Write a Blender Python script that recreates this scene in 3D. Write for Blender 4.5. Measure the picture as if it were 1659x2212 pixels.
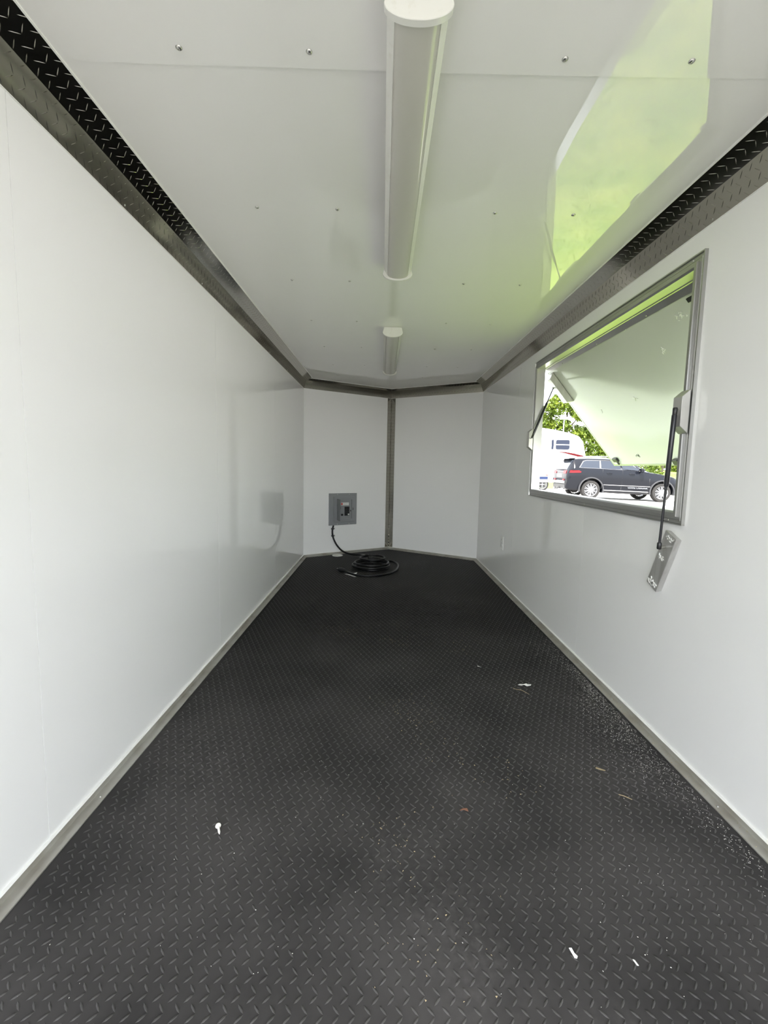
import bpy, bmesh, math, random
import numpy as np
from mathutils import Matrix, Vector

random.seed(7); RNG = np.random.default_rng(7)
for o in list(bpy.data.objects): bpy.data.objects.remove(o)
SC = bpy.context.scene; COL = SC.collection

# ------------------------------------------------------------------ camera
CAM_F, CAM_PITCH, CAM_YAW, CAM_ROLL = 968.88, -.10099, -.00593, .02051
CAM_POS = Vector((-.10344, 0.0, .99390))
def cam_rows():
    c, s = math.cos(CAM_YAW), math.sin(CAM_YAW); A = np.array([[c, s, 0], [-s, c, 0], [0, 0, 1]])
    c, s = math.cos(CAM_PITCH), math.sin(CAM_PITCH); B = np.array([[1, 0, 0], [0, c, s], [0, -s, c]])
    c, s = math.cos(CAM_ROLL), math.sin(CAM_ROLL); D = np.array([[c, 0, s], [0, 1, 0], [-s, 0, c]])
    return D @ B @ A
_R = cam_rows()
cd = bpy.data.cameras.new('camera'); cam = bpy.data.objects.new('camera', cd); COL.objects.link(cam)
cd.sensor_fit = 'HORIZONTAL'; cd.sensor_width = 36.0; cd.lens = 36.0 * CAM_F / 1659.0
cd.clip_start = .02; cd.clip_end = 400
m = Matrix.Identity(4)
for i in range(3):
    m[i][0] = _R[0][i]; m[i][1] = _R[2][i]; m[i][2] = -_R[1][i]; m[i][3] = CAM_POS[i]
cam.matrix_world = m; SC.camera = cam

# ------------------------------------------------------------------ sky, sun, exposure
SUN_DIR = Vector((-.20, -.40, 1.0)).normalized()          # towards the sun
world = bpy.data.worlds.new('sky'); SC.world = world; world.use_nodes = True
wn = world.node_tree.nodes; wl = world.node_tree.links; wn.clear()
wo = wn.new('ShaderNodeOutputWorld'); bg = wn.new('ShaderNodeBackground'); sky = wn.new('ShaderNodeTexSky')
sky.sky_type = 'NISHITA'; sky.sun_disc = False
sky.sun_elevation = math.asin(SUN_DIR.z); sky.sun_rotation = math.atan2(SUN_DIR.x, SUN_DIR.y)
sky.dust_density = 3.0; sky.air_density = 1.0; sky.ozone_density = 1.0
mixw = wn.new('ShaderNodeMixRGB'); mixw.inputs[0].default_value = .72
mixw.inputs[2].default_value = (5.4, 5.5, 5.55, 1)        # bright hazy cloud cover
wl.new(sky.outputs[0], mixw.inputs[1]); wl.new(mixw.outputs[0], bg.inputs[0])
bg.inputs[1].default_value = .36; wl.new(bg.outputs[0], wo.inputs[0])
sl = bpy.data.lights.new('sun', 'SUN'); so = bpy.data.objects.new('sun', sl); COL.objects.link(so)
sl.energy = 4.6; sl.angle = math.radians(.6); sl.color = (1.0, .965, .90)
so.rotation_euler = SUN_DIR.to_track_quat('Z', 'Y').to_euler(); so.location = (0, -5, 12)
vs = SC.view_settings; vs.view_transform = 'Standard'; vs.look = 'None'; vs.gamma = 1.0
vs.use_curve_mapping = False; vs.exposure = 2.04
cy = SC.cycles; cy.use_adaptive_sampling = True; cy.adaptive_threshold = .02; cy.max_bounces = 12; cy.diffuse_bounces = 9; cy.glossy_bounces = 6; cy.transmission_bounces = 6

# ------------------------------------------------------------------ materials
def mat(name, col, rough=.5, metal=0., spec=.5, var=None, vscale=20., vlo=.4, vhi=.65, bump=0., bscale=40., bdist=.001,
        emit=None, estr=0., coat=0., trans=0., ior=1.5, detail=3., stretch=None):
    m = bpy.data.materials.new(name); m.use_nodes = True; nt = m.node_tree
    p = nt.nodes['Principled BSDF']
    p.inputs['Base Color'].default_value = (*col, 1); p.inputs['Roughness'].default_value = rough
    p.inputs['Metallic'].default_value = metal; p.inputs['Specular IOR Level'].default_value = spec
    p.inputs['IOR'].default_value = ior
    if coat: p.inputs['Coat Weight'].default_value = coat; p.inputs['Coat Roughness'].default_value = .04
    if trans: p.inputs['Transmission Weight'].default_value = trans
    if emit: p.inputs['Emission Color'].default_value = (*emit, 1); p.inputs['Emission Strength'].default_value = estr
    if var or bump:
        tc = nt.nodes.new('ShaderNodeTexCoord'); mp = nt.nodes.new('ShaderNodeMapping')
        if stretch: mp.inputs['Scale'].default_value = stretch
        nt.links.new(tc.outputs['Object'], mp.inputs[0])
    if var:
        n = nt.nodes.new('ShaderNodeTexNoise'); n.inputs['Scale'].default_value = vscale; n.inputs['Detail'].default_value = detail
        r = nt.nodes.new('ShaderNodeValToRGB'); r.color_ramp.elements[0].position = vlo; r.color_ramp.elements[1].position = vhi
        r.color_ramp.elements[0].color = (*col, 1); r.color_ramp.elements[1].color = (*var, 1)
        nt.links.new(mp.outputs[0], n.inputs[0]); nt.links.new(n.outputs[0], r.inputs[0]); nt.links.new(r.outputs[0], p.inputs['Base Color'])
    if bump:
        n = nt.nodes.new('ShaderNodeTexNoise'); n.inputs['Scale'].default_value = bscale; n.inputs['Detail'].default_value = 2
        b = nt.nodes.new('ShaderNodeBump'); b.inputs['Strength'].default_value = bump; b.inputs['Distance'].default_value = bdist
        nt.links.new(mp.outputs[0], n.inputs[0]); nt.links.new(n.outputs[0], b.inputs['Height']); nt.links.new(b.outputs[0], p.inputs['Normal'])
    return m

M = {}
M['wall'] = mat('white_wall_laminate', (.90, .90, .892), .012, 0, .6, bump=1., bscale=1.1, bdist=.0007)
M['ceil'] = mat('white_ceiling_laminate', (.86, .855, .84), .010, 0, .7, bump=1., bscale=1.5, bdist=.0034)
M['backing'] = mat('panel_core', (.30, .28, .25), .8)
M['skin'] = mat('white_outer_skin', (.75, .75, .75), .3)
M['plate'] = mat('polished_tread_plate', (.41, .395, .35), .10, 1., .5, bump=.3, bscale=3, bdist=.002)
M['bead'] = mat('white_edge_bead', (.85, .85, .82), .35)
M['galv'] = mat('dull_floor_angle', (.50, .49, .45), .42, .55, .5, var=(.36, .33, .28), vscale=9, vlo=.45, vhi=.75)
M['alu'] = mat('bright_window_extrusion', (.47, .47, .46), .33, 1.)
M['alu_brushed'] = mat('brushed_bracket_metal', (.62, .615, .60), .45, .75, var=(.5, .49, .47), vscale=30, bump=.3, bscale=120, stretch=(1, 1, .1))
M['screw'] = mat('screw_metal', (.55, .55, .53), .28, 1.)
M['light_white'] = mat('white_fixture_paint', (.76, .76, .72), .25, var=(.68, .67, .60), vscale=40, vlo=.6, vhi=.8)
M['diffuser'] = mat('frosted_diffuser', (.56, .55, .50), .16, 0, .5)
M['dark_gap'] = mat('dark_gap', (.05, .05, .05), .7)
M['panel_grey'] = mat('grey_breaker_panel_paint', (.27, .28, .29), .38)
M['panel_grey_door'] = mat('grey_breaker_door_paint', (.20, .21, .215), .4)
M['black_plastic'] = mat('black_plastic', (.012, .012, .014), .35)
M['black_cord'] = mat('black_cord_jacket', (.004, .004, .005), .30, 0, .35)
M['black_strut'] = mat('black_strut_paint', (.010, .011, .016), .25)
M['white_plastic'] = mat('white_plastic', (.82, .82, .80), .35)
M['red'] = mat('red_print', (.55, .05, .04), .5)
M['grey_print'] = mat('grey_print', (.45, .45, .45), .5)
M['fleck'] = mat('white_fleck', (.78, .76, .70), .7)
M['straw'] = mat('straw_fleck', (.42, .34, .20), .8)
M['leaf_brown'] = mat('brown_leaf_bit', (.22, .10, .06), .8)
M['residue'] = mat('white_glue_residue', (.85, .85, .82), .8)
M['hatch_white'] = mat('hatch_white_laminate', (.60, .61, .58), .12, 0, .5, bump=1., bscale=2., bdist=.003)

def rubber(name, bar):
    m = bpy.data.materials.new(name); m.use_nodes = True; nt = m.node_tree; N = nt.nodes; L = nt.links
    p = N['Principled BSDF']; tc = N.new('ShaderNodeTexCoord')
    def noise(s, d, lo, hi):
        n = N.new('ShaderNodeTexNoise'); n.inputs['Scale'].default_value = s; n.inputs['Detail'].default_value = d
        L.new(tc.outputs['Object'], n.inputs[0]); r = N.new('ShaderNodeMapRange'); r.inputs['From Min'].default_value = lo; r.inputs['From Max'].default_value = hi
        L.new(n.outputs[0], r.inputs[0]); return r.outputs[0]
    def math_(op, a, b):
        q = N.new('ShaderNodeMath'); q.operation = op; q.use_clamp = True
        for k, v in enumerate((a, b)):
            if isinstance(v, float): q.inputs[k].default_value = v
            else: L.new(v, q.inputs[k])
        return q.outputs[0]
    sep = N.new('ShaderNodeSeparateXYZ'); L.new(tc.outputs['Object'], sep.inputs[0])
    sky_ramp = N.new('ShaderNodeMapRange'); sky_ramp.inputs['From Min'].default_value = 2.9; sky_ramp.inputs['From Max'].default_value = .5; L.new(sep.outputs[1], sky_ramp.inputs[0])   # skylight on the near floor painted into the colour, along with tracked dust
    lit_dust = math_('MULTIPLY', sky_ramp.outputs[0], noise(2.2, 4, .15, .62))
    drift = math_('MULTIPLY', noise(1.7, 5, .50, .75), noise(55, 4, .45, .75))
    fac = math_('ADD', math_('MULTIPLY', lit_dust, .42), math_('MULTIPLY', drift, .40))
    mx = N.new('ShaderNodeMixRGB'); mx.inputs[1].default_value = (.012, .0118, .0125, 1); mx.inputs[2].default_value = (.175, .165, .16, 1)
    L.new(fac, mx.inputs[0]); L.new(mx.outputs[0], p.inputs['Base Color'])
    p.inputs['Roughness'].default_value = .34 if bar else .60; p.inputs['Specular IOR Level'].default_value = .8 if bar else .12
    return m
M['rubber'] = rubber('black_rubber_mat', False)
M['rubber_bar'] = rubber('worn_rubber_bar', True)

# ------------------------------------------------------------------ helpers
def link(name, me, material, parent=None, smooth=None):
    o = bpy.data.objects.new(name, me); COL.objects.link(o)
    if material: me.materials.append(material)
    if smooth is not None and len(me.polygons):
        me.polygons.foreach_set('use_smooth', [True] * len(me.polygons))
        if smooth < 179: me.set_sharp_from_angle(angle=math.radians(smooth))
    if parent:
        o.parent = parent
    return o
def tag(o, label=None, cat=None, group=None, kind=None):
    if label: o['label'] = label
    if cat: o['category'] = cat
    if group: o['group'] = group
    if kind: o['kind'] = kind
    return o
def empty(name, loc=(0, 0, 0), rz=0.):
    o = bpy.data.objects.new(name, None); COL.objects.link(o); o.location = loc; o.rotation_euler = (0, 0, rz); o.empty_display_size = .1
    return o
class MB:
    def __init__(s): s.v = []; s.f = []
    def add(s, v, f):
        b = len(s.v); s.v += [tuple(map(float, p)) for p in v]; s.f += [tuple(i + b for i in q) for q in f]; return s
    def box(s, lo, hi):
        (a, b, c), (d, e, g) = lo, hi
        return s.add([(a, b, c), (d, b, c), (d, e, c), (a, e, c), (a, b, g), (d, b, g), (d, e, g), (a, e, g)],
                     [(0, 3, 2, 1), (4, 5, 6, 7), (0, 1, 5, 4), (1, 2, 6, 5), (2, 3, 7, 6), (3, 0, 4, 7)])
    def loft(s, rings, cap=True, closed=True):
        n = len(rings[0]); v = [p for r in rings for p in r]; f = []
        for i in range(len(rings) - 1):
            for j in range(n if closed else n - 1):
                k = (j + 1) % n; f.append((i * n + j, i * n + k, (i + 1) * n + k, (i + 1) * n + j))
        if cap: f.append(tuple(range(n))[::-1]); f.append(tuple((len(rings) - 1) * n + j for j in range(n)))
        return s.add(v, f)
    def prism(s, poly, fn0, fn1):
        return s.loft([[fn0(*p) for p in poly], [fn1(*p) for p in poly]])
    def tube(s, pts, r, n=10, cap=True):
        pts = [Vector(p) for p in pts]; rs = r if isinstance(r, (list, tuple)) else [r] * len(pts); rings = []; up = None
        for i, p in enumerate(pts):
            t = (pts[min(i + 1, len(pts) - 1)] - pts[max(i - 1, 0)]).normalized()
            if up is None:
                up = Vector((0, 0, 1)) if abs(t.z) < .9 else Vector((1, 0, 0))
            a = t.cross(up).normalized(); up = a.cross(t).normalized()
            rings.append([p + (a * math.cos(2 * math.pi * k / n) + up * math.sin(2 * math.pi * k / n)) * rs[i] for k in range(n)])
        return s.loft(rings, cap)
    def lathe(s, prof, fn, n=24):
        rings = [[fn(r * math.cos(2 * math.pi * k / n), r * math.sin(2 * math.pi * k / n), z) for k in range(n)] for r, z in prof]
        return s.loft(rings, True)
    def build(s, name, material, parent=None, smooth=None, bevel=0., seg=2):
        me = bpy.data.meshes.new(name); me.from_pydata(s.v, [], s.f)
        bm = bmesh.new(); bm.from_mesh(me)
        bmesh.ops.recalc_face_normals(bm, faces=bm.faces)
        if bevel:
            bmesh.ops.bevel(bm, geom=[e for e in bm.edges if len(e.link_faces) == 2 and e.calc_face_angle(0) > .5], offset=bevel, segments=seg, affect='EDGES', profile=.5)
        bm.to_mesh(me); bm.free(); me.update()
        return link(name, me, material, parent, smooth)
def catmull(pts, k=8):
    P = [Vector(p) for p in pts]; P = [P[0] * 2 - P[1]] + P + [P[-1] * 2 - P[-2]]; out = []
    for i in range(1, len(P) - 2):
        a, b, c, d = P[i - 1:i + 3]
        for j in range(k):
            t = j / k; out.append(.5 * ((2 * b) + (c - a) * t + (2 * a - 5 * b + 4 * c - d) * t * t + (3 * b - a - 3 * c + d) * t ** 3))
    out.append(P[-2]); return out
def box(name, lo, hi, material, parent=None, bevel=0.):
    return MB().box(lo, hi).build(name, material, parent, 40 if bevel else None, bevel)
def npmesh(name, verts, faces, material, parent=None, smooth=None):
    me = bpy.data.meshes.new(name); me.from_pydata(verts.tolist(), [], faces); me.update()
    return link(name, me, material, parent, smooth)
def dup(root, parent=None):
    c = root.copy(); COL.objects.link(c); c.parent = parent
    for ch in list(root.children): dup(ch, c)
    return c

# ------------------------------------------------------------------ room dimensions (metres)
HW, HT, YC, YA, AX, YR = .9373, 1.8923, 4.782, 5.377, -.0086, -.90
WT = .040
SEAMS = [YR, 1.063, 2.284, 3.503, YC]
OY0, OY1, OZ0, OZ1 = 1.560, 3.100, .852, 1.676       # window opening in the right wall
FR = dict(y0=1.522, y1=3.140, z0=.812, z1=1.716)      # outer edge of its metal frame
G = .0008                                             # half the joint between wall sheets

# ---- floor: rubber mat with raised tread bars
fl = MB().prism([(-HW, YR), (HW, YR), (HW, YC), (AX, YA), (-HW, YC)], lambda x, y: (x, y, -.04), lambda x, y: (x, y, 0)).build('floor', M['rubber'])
tag(fl, 'black rubber tread mat floor of the trailer, flecked with dust', 'floor', kind='structure')
def bars(centres, angles, L, W, Hh, place):
    c = np.array(centres); a = np.array(angles); n = len(c)
    loc = np.array([(-L / 2, 0, 0), (-L / 5, -W / 2, 0), (L / 5, -W / 2, 0), (L / 2, 0, 0), (L / 5, W / 2, 0), (-L / 5, W / 2, 0), (-L / 4, 0, Hh), (L / 4, 0, Hh)])
    ca, sa = np.cos(a)[:, None], np.sin(a)[:, None]
    u = c[:, :1] + ca * loc[None, :, 0] - sa * loc[None, :, 1]; v = c[:, 1:2] + sa * loc[None, :, 0] + ca * loc[None, :, 1]
    w = np.broadcast_to(loc[None, :, 2], u.shape)
    V = place(u.ravel(), v.ravel(), w.ravel())
    f0 = [(0, 1, 6), (1, 2, 7, 6), (2, 3, 7), (3, 4, 7), (4, 5, 6, 7), (5, 0, 6)]
    F = [tuple(i * 8 + k for k in q) for i in range(n) for q in f0]
    return V, F
def lattice(u0, u1, v0, v1, pu, pv):
    cs, an = [], []
    j = 0; v = v0
    while v < v1:
        q = j % 4; off = (0, .5, .5, 0)[q]; ang = math.radians(-47 if q % 2 == 0 else 47)
        u = u0 + off * pu
        while u < u1:
            cs.append((u, v)); an.append(ang); u += pu
        j += 1; v += pv / 2
    return cs, an
def in_floor(x, y):
    if abs(x) > HW - .045: return False
    if y < YC - .03: return True
    return y < YA - .05 - (abs(x - AX)) / HW * (YA - YC)
cs, an = lattice(-HW, HW, YR + .02, YA, .0290, .0315)
keep = [i for i, (x, y) in enumerate(cs) if in_floor(x, y)]
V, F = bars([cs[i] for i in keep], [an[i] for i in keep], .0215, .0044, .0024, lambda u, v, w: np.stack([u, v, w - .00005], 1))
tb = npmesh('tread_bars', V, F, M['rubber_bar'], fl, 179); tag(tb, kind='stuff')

# ---- walls
wl_ = MB().box((-HW - WT, YR, -.04), (-HW - .004, YC + .02, HT + .05)).build('wall_left', M['skin'])
tag(wl_, 'glossy white left wall of the trailer, plain sheets', 'wall', kind='structure')
for a, b in zip(SEAMS[:-1], SEAMS[1:]):
    MB().box((-HW - .004, a + G, .0), (-HW, b - G, HT)).build('wall_sheet', M['wall'], wl_)
wr = MB()
wr.box((HW + .004, YR, -.04), (HW + WT, OY0, HT + .05)); wr.box((HW + .004, OY1, -.04), (HW + WT, YC + .02, HT + .05))
wr.box((HW + .004, OY0, -.04), (HW + WT, OY1, OZ0)); wr.box((HW + .004, OY0, OZ1), (HW + WT, OY1, HT + .05))
wr_ = wr.build('wall_right', M['skin']); tag(wr_, 'glossy white right wall of the trailer with the hatch window', 'wall', kind='structure')
for a, b in zip(SEAMS[:-1], SEAMS[1:]):
    a += G; b -= G
    if a < OY0 < b: poly = [(a, 0), (b, 0), (b, OZ0), (OY0, OZ0), (OY0, OZ1), (b, OZ1), (b, HT), (a, HT)]
    elif a < OY1 < b: poly = [(a, 0), (b, 0), (b, HT), (a, HT), (a, OZ1), (OY1, OZ1), (OY1, OZ0), (a, OZ0)]
    else: poly = [(a, 0), (b, 0), (b, HT), (a, HT)]
    MB().prism(poly, lambda y, z: (HW, y, z), lambda y, z: (HW + .004, y, z)).build('wall_sheet', M['wall'], wr_)
def front_wall(name, A, B, label):
    A = Vector(A); B = Vector(B); t = (B - A).normalized(); n = Vector((-t.y, t.x))      # n points out of the room
    if n.y < 0: n = -n
    P = [(A.x, A.y), (B.x, B.y), (B.x + n.x * WT, B.y + n.y * WT), (A.x + n.x * WT, A.y + n.y * WT)]
    o = MB().prism(P, lambda x, y: (x, y, -.04), lambda x, y: (x, y, HT + .05)).build(name, M['wall'])
    return tag(o, label, 'wall', kind='structure')
front_wall('wall_front_left', (-HW, YC), (AX, YA), 'white angled nose wall on the left with the breaker panel')
front_wall('wall_front_right', (AX, YA), (HW, YC), 'white angled nose wall on the right, bare')

# ---- ceiling: two overlapping sheets with screw rows
ce = MB().prism([(-HW - WT, YR), (HW + WT, YR), (HW + WT, YC), (AX, YA + .06), (-HW - WT, YC)], lambda x, y: (x, y, HT + .004), lambda x, y: (x, y, HT + .06)).build('ceiling', M['skin'])
tag(ce, 'glossy white ceiling of the trailer with rows of screws', 'ceiling', kind='structure')
YS = 1.100
MB().prism([(-HW, YS), (HW, YS), (HW, YC), (AX, YA), (-HW, YC)], lambda x, y: (x, y, HT), lambda x, y: (x, y, HT + .003)).build('ceiling_sheet', M['ceil'], ce)
rear = MB(); NX = 36
def sag(x): return HT - .0006 - .0060 * max(0., 1 - abs(x / .845) ** 6) * (1 + .25 * math.sin(5 * x + 1))
xe = np.linspace(-HW, HW, NX)
rear.loft([[(x, YR, HT - .0004) for x in xe], [(x, .2, HT - .0004 - .08 * (HT - sag(x))) for x in xe], [(x, .65, HT - .0004 - .35 * (HT - sag(x))) for x in xe], [(x, .95, HT - .0004 - .72 * (HT - sag(x))) for x in xe], [(x, YS + .012, sag(x)) for x in xe], [(x, YS + .0125, sag(x) + .003) for x in xe], [(x, YS + .0125, HT + .002) for x in xe]], cap=False, closed=False)
rear.build('ceiling_sheet', M['ceil'], ce, 30)
sc_me = None
def screw_mesh():
    b = MB().lathe([(.0001, 0), (.0068, 0), (.0068, .0012), (.0052, .0030), (.0028, .0038), (.0026, .0022), (.0001, .0022)], lambda x, y, z: (x, y, z), 12)
    o = b.build('screw', M['screw'], None, 50); me = o.data; bpy.data.objects.remove(o); return me
SCREW = screw_mesh()
def screw(parent, loc, normal, s=1., name='screw'):
    o = bpy.data.objects.new(name, SCREW); COL.objects.link(o); o.parent = parent
    o.location = loc; o.rotation_mode = 'QUATERNION'; o.rotation_quaternion = Vector((0, 0, 1)).rotation_difference(Vector(normal)); o.scale = (s, s, s)
    return o
for y in (1.070, 1.680, 2.296, 2.905, 3.52, 4.13, 4.62):
    for x in (-.562, -.280, .277, .554):
        z = HT
        if y < 1.1: z = sag(x) + .0004
        screw(ce, (x, y, z), (0, 0, -1), 1.0)

# ---- floor angles (baseboards)
HB, WB = .023, .033
def run_profile(name, prof, A, B, nA, nB, material, label, cat, z0=0., bev=0.):
    """prof = [(inward, height)]; nA, nB = mitred inward vectors at the ends"""
    r0 = [(A[0] + nA[0] * d, A[1] + nA[1] * d, z0 + z) for d, z in prof]; r1 = [(B[0] + nB[0] * d, B[1] + nB[1] * d, z0 + z) for d, z in prof]
    o = MB().loft([r0, r1]).build(name, material)
    if label: tag(o, label, cat, kind='structure')
    return o
tl = Vector((AX + HW, YA - YC)).normalized(); nl = Vector((tl.y, -tl.x)); tr = Vector((HW - AX, YC - YA)).normalized(); nr = Vector((tr.y, -tr.x))
def miter(a, b):
    a = Vector(a); b = Vector(b); q = a + b; return q / (q.length_squared / 2)
mL = miter((1, 0), nl); mR = miter((-1, 0), nr); mA = miter(nl, nr)
EDG = [('left', (-HW, YR), (-HW, YC), (1, 0), mL), ('front_left', (-HW, YC), (AX, YA), mL, mA), ('front_right', (AX, YA), (HW, YC), mA, mR), ('right', (HW, YC), (HW, YR), mR, (-1, 0))]
prof = [(0, .001), (WB, .001), (WB, .0045), (.0045, .0055), (.0040, HB - .002), (.0065, HB - .001), (.0065, HB + .002), (0, HB + .002)]
for nm, A, B, nA, nB in EDG:
    o = run_profile('baseboard_' + nm, prof, A, B, nA, nB, M['galv'], 'grey metal floor angle along the %s wall' % nm.replace('_', ' nose wall on the ') .replace('front nose wall on the left wall', 'left nose wall') , 'baseboard')
    o['label'] = {'left': 'grey metal floor angle along the left wall', 'right': 'dusty grey metal floor angle along the right wall',
                  'front_left': 'short grey floor angle under the breaker panel wall', 'front_right': 'short grey floor angle under the bare nose wall'}[nm]
    lip = run_profile('edge_lip', [(.0002, HB + .0020), (.0075, HB + .0020), (.0055, HB + .0055), (.0002, HB + .0060)], A, B, nA, nB, M['bead'], None, None); lip.parent = o
for y in (.62, 1.24, 1.86, 2.48, 3.1, 3.72):
    for s, nm in ((-1, 'baseboard_left'), (1, 'baseboard_right')):
        screw(bpy.data.objects[nm], (s * (HW - .019), y, .0048), (0, 0, 1), .55)

# ---- tread plate coving between walls and ceiling
T1, T2, TK = .1027, .0926, .0016
for i, (nm, A, B, nA, nB) in enumerate(EDG):
    side_ = nm in ('left', 'right'); zz = HT - .0006
    t2 = T2 if side_ else .050; fd, fz = {'left': (.0296, .0319), 'right': (.0321, .0305)}.get(nm, (.010, .020))
    p = [(.0003, HT - T1), (TK, HT - T1), (fd, HT - fz), (t2, zz - TK), (t2, zz), (.0003, zz)]
    o = run_profile('trim_%d' % (i + 1), p, A, B, nA, nB, M['plate'],
                    {'left': 'polished tread plate coving along the left wall and ceiling', 'right': 'polished tread plate coving above the hatch window',
                     'front_left': 'polished tread plate coving above the breaker panel wall', 'front_right': 'polished tread plate coving above the bare nose wall'}[nm], 'trim')
    A = Vector(A); B = Vector(B); L = (B - A).length; t = (B - A) / L; n = Vector((-t.y, t.x))
    if n.dot(Vector((0, 2.5)) - A) < 0: n = -n
    m0 = .006 if side_ else .07
    def face(p0, p1):
        q0 = Vector(p0); e = Vector(p1) - q0; W_ = e.length; e /= W_; nn = Vector((e.y, -e.x))
        cs, an = lattice(m0, L - m0, .010, W_ - .005, .034, .036)
        return bars(cs, an, .0250, .0024, .0008, lambda u, v, w: np.stack([A.x + t.x * u + n.x * (q0.x + e.x * v + nn.x * (w - .0001)), A.y + t.y * u + n.y * (q0.x + e.x * v + nn.x * (w - .0001)), q0.y + e.y * v + nn.y * (w - .0001)], 1))
    V1, F1 = face(p[1], p[2]); V2, F2 = face(p[2], p[3])
    tb = npmesh('tread_bars', np.concatenate([V1, V2]), F1 + [tuple(k + len(V1) for k in q) for q in F2], M['plate'], o, 60); tag(tb, kind='stuff')
    b = run_profile('edge_bead', [(t2 - .0005, zz - .004), (t2 + .0035, zz - .003), (t2 + .0045, zz + .0005), (t2 - .0005, zz + .0005)], A, B, nA, nB, M['bead'], None, None); b.parent = o
    b = run_profile('edge_bead', [(.0003, HT - T1 - .0022), (.0022, HT - T1 - .0014), (.0022, HT - T1 + .0004), (.0003, HT - T1 + .0004)], A, B, nA, nB, M['bead'], None, None); b.parent = o
    if side_:
        for y in np.arange(.9, 4.7, .61):
            screw(o, (A.x + n.x * (TK + .0030), y, HT - T1 + .0085), (n.x, 0, -.3), .5)
# vertical strip in the nose corner
o = MB().loft([[(AX + d[0], YA + d[1], z) for d in ((tl * -.055 + nl * .0006), (tl * -.055 + nl * .0022), mA * .0022, (tr * .055 + nr * .0022), (tr * .055 + nr * .0006), mA * .0006)] for z in (HB + .006, HT - T1 - .001)]).build('trim_5', M['plate'])
tag(o, 'upright tread plate strip in the nose corner', 'trim', kind='structure')
cs, an = lattice(.006, .050, .04, HT - T1 - .02, .022, .037)
V1, F1 = bars(cs, an, .020, .0026, .0009, lambda u, v, w: np.stack([AX - tl.x * u + nl.x * (.0021 + w), YA - tl.y * u + nl.y * (.0021 + w), v], 1))
V2, F2 = bars(cs, an, .020, .0026, .0009, lambda u, v, w: np.stack([AX + tr.x * u + nr.x * (.0021 + w), YA + tr.y * u + nr.y * (.0021 + w), v], 1))
tb = npmesh('tread_bars', np.concatenate([V1, V2]), F1 + [tuple(k + len(V1) for k in q) for q in F2], M['plate'], o, 60); tag(tb, kind='stuff')

# ------------------------------------------------------------------ window frame
w1 = empty('window_1', (HW, (FR['y0'] + FR['y1']) / 2, FR['z0'])); tag(w1, 'metal framed serving window opening in the right wall', 'window', kind='structure')
WB0 = Vector(w1.location)
PF = [(0, .0003), (0, .012), (.0045, .012), (.006, .0065), (.015, .0065), (.016, .0075), (.018, .0075), (.019, .0065), (.027, .0065), (.029, .0165), (.041, .0165), (.0475, .011), (.0475, -.044), (.0440, -.044), (.0440, -.005), (.0375, .0003)]
def fpt(corner, d, p):
    y = FR['y0'] + d if corner in (0, 3) else FR['y1'] - d; z = FR['z0'] + d if corner in (0, 1) else FR['z1'] - d
    return (HW - p - WB0.x, y - WB0.y, z - WB0.z)
for a, b, nm in ((0, 1, 'sill_member'), (1, 2, 'far_jamb_member'), (2, 3, 'head_member'), (3, 0, 'near_jamb_member')):
    MB().loft([[fpt(a, d, p) for d, p in PF], [fpt(b, d, p) for d, p in PF]]).build(nm, M['alu'], w1)
for y, z in ((FR['y0'] + .011, 1.6435), (FR['y0'] + .011, 1.353), (FR['y0'] + .011, .912), (1.585, FR['z1'] - .012), (2.255, FR['z1'] - .012), (2.9, FR['z1'] - .012), (2.276, FR['z0'] + .012), (1.603, FR['z0'] + .012), (2.95, FR['z0'] + .012), (FR['y1'] - .011, 1.335), (FR['y1'] - .011, .885)):
    screw(w1, (HW - .0066 - WB0.x, y - WB0.y, z - WB0.z), (-1, 0, 0), .62)
# trapezoid strut brackets on the two jambs
def jamb_bracket(y0, y1):
    P = [(.0168, 1.125), (.0168, 1.272), (.044, 1.248), (.044, 1.149)]
    return MB().prism(P, lambda p, z: (HW - p - WB0.x, y0 - WB0.y, z - WB0.z), lambda p, z: (HW - p - WB0.x, y1 - WB0.y, z - WB0.z)).build('strut_bracket', M['alu_brushed'], w1, None, .0012, 1)
jb = jamb_bracket(1.5235, 1.570); jb['label'] = 'brushed strut bracket on the near jamb'
jb = jamb_bracket(3.092, 3.1385); jb['label'] = 'brushed strut bracket on the far jamb'

# ------------------------------------------------------------------ hatch (hinged at its top edge, hanging half open)
HX, HZ = .9909, 1.6635; HD = Vector((.632, 0, -.775)); HN = Vector((-.775, 0, -.632)); HL = .8145   # HN faces the room / ground
HY0, HY1 = 1.585, 3.120
ha = empty('window_hatch', (HX, (HY0 + HY1) / 2, HZ)); tag(ha, 'white hatch panel propped out from the window on one strut', 'hatch')
HO = Vector(ha.location)
def hp(y, s, n): return Vector((HX, y, HZ)) + HD * s + HN * n - HO
def hbox(mb, y0, y1, s0, s1, n0, n1):
    return mb.loft([[hp(y0, s0, n), hp(y1, s0, n), hp(y1, s1, n), hp(y0, s1, n)] for n in (n0, n1)])
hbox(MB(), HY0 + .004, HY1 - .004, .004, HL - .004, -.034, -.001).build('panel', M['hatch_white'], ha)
hbox(MB(), HY0, HY0 + .014, 0, HL, -.037, .0012).build('edge_channel', M['alu'], ha); hbox(MB(), HY1 - .010, HY1, 0, HL, -.037, .0012).build('edge_channel', M['alu'], ha)
hbox(MB(), HY0 + .0145, HY1 - .0105, HL - .012, HL, -.037, .0012).build('edge_channel', M['alu'], ha)
hg = MB(); hbox(hg, HY0, HY1, -.016, .022, -.012, .006)
hg.tube([hp(HY0, -.014, .004), hp(HY1, -.014, .004)], .008, 10); hg.build('hinge', M['alu'], ha, 40)
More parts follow.
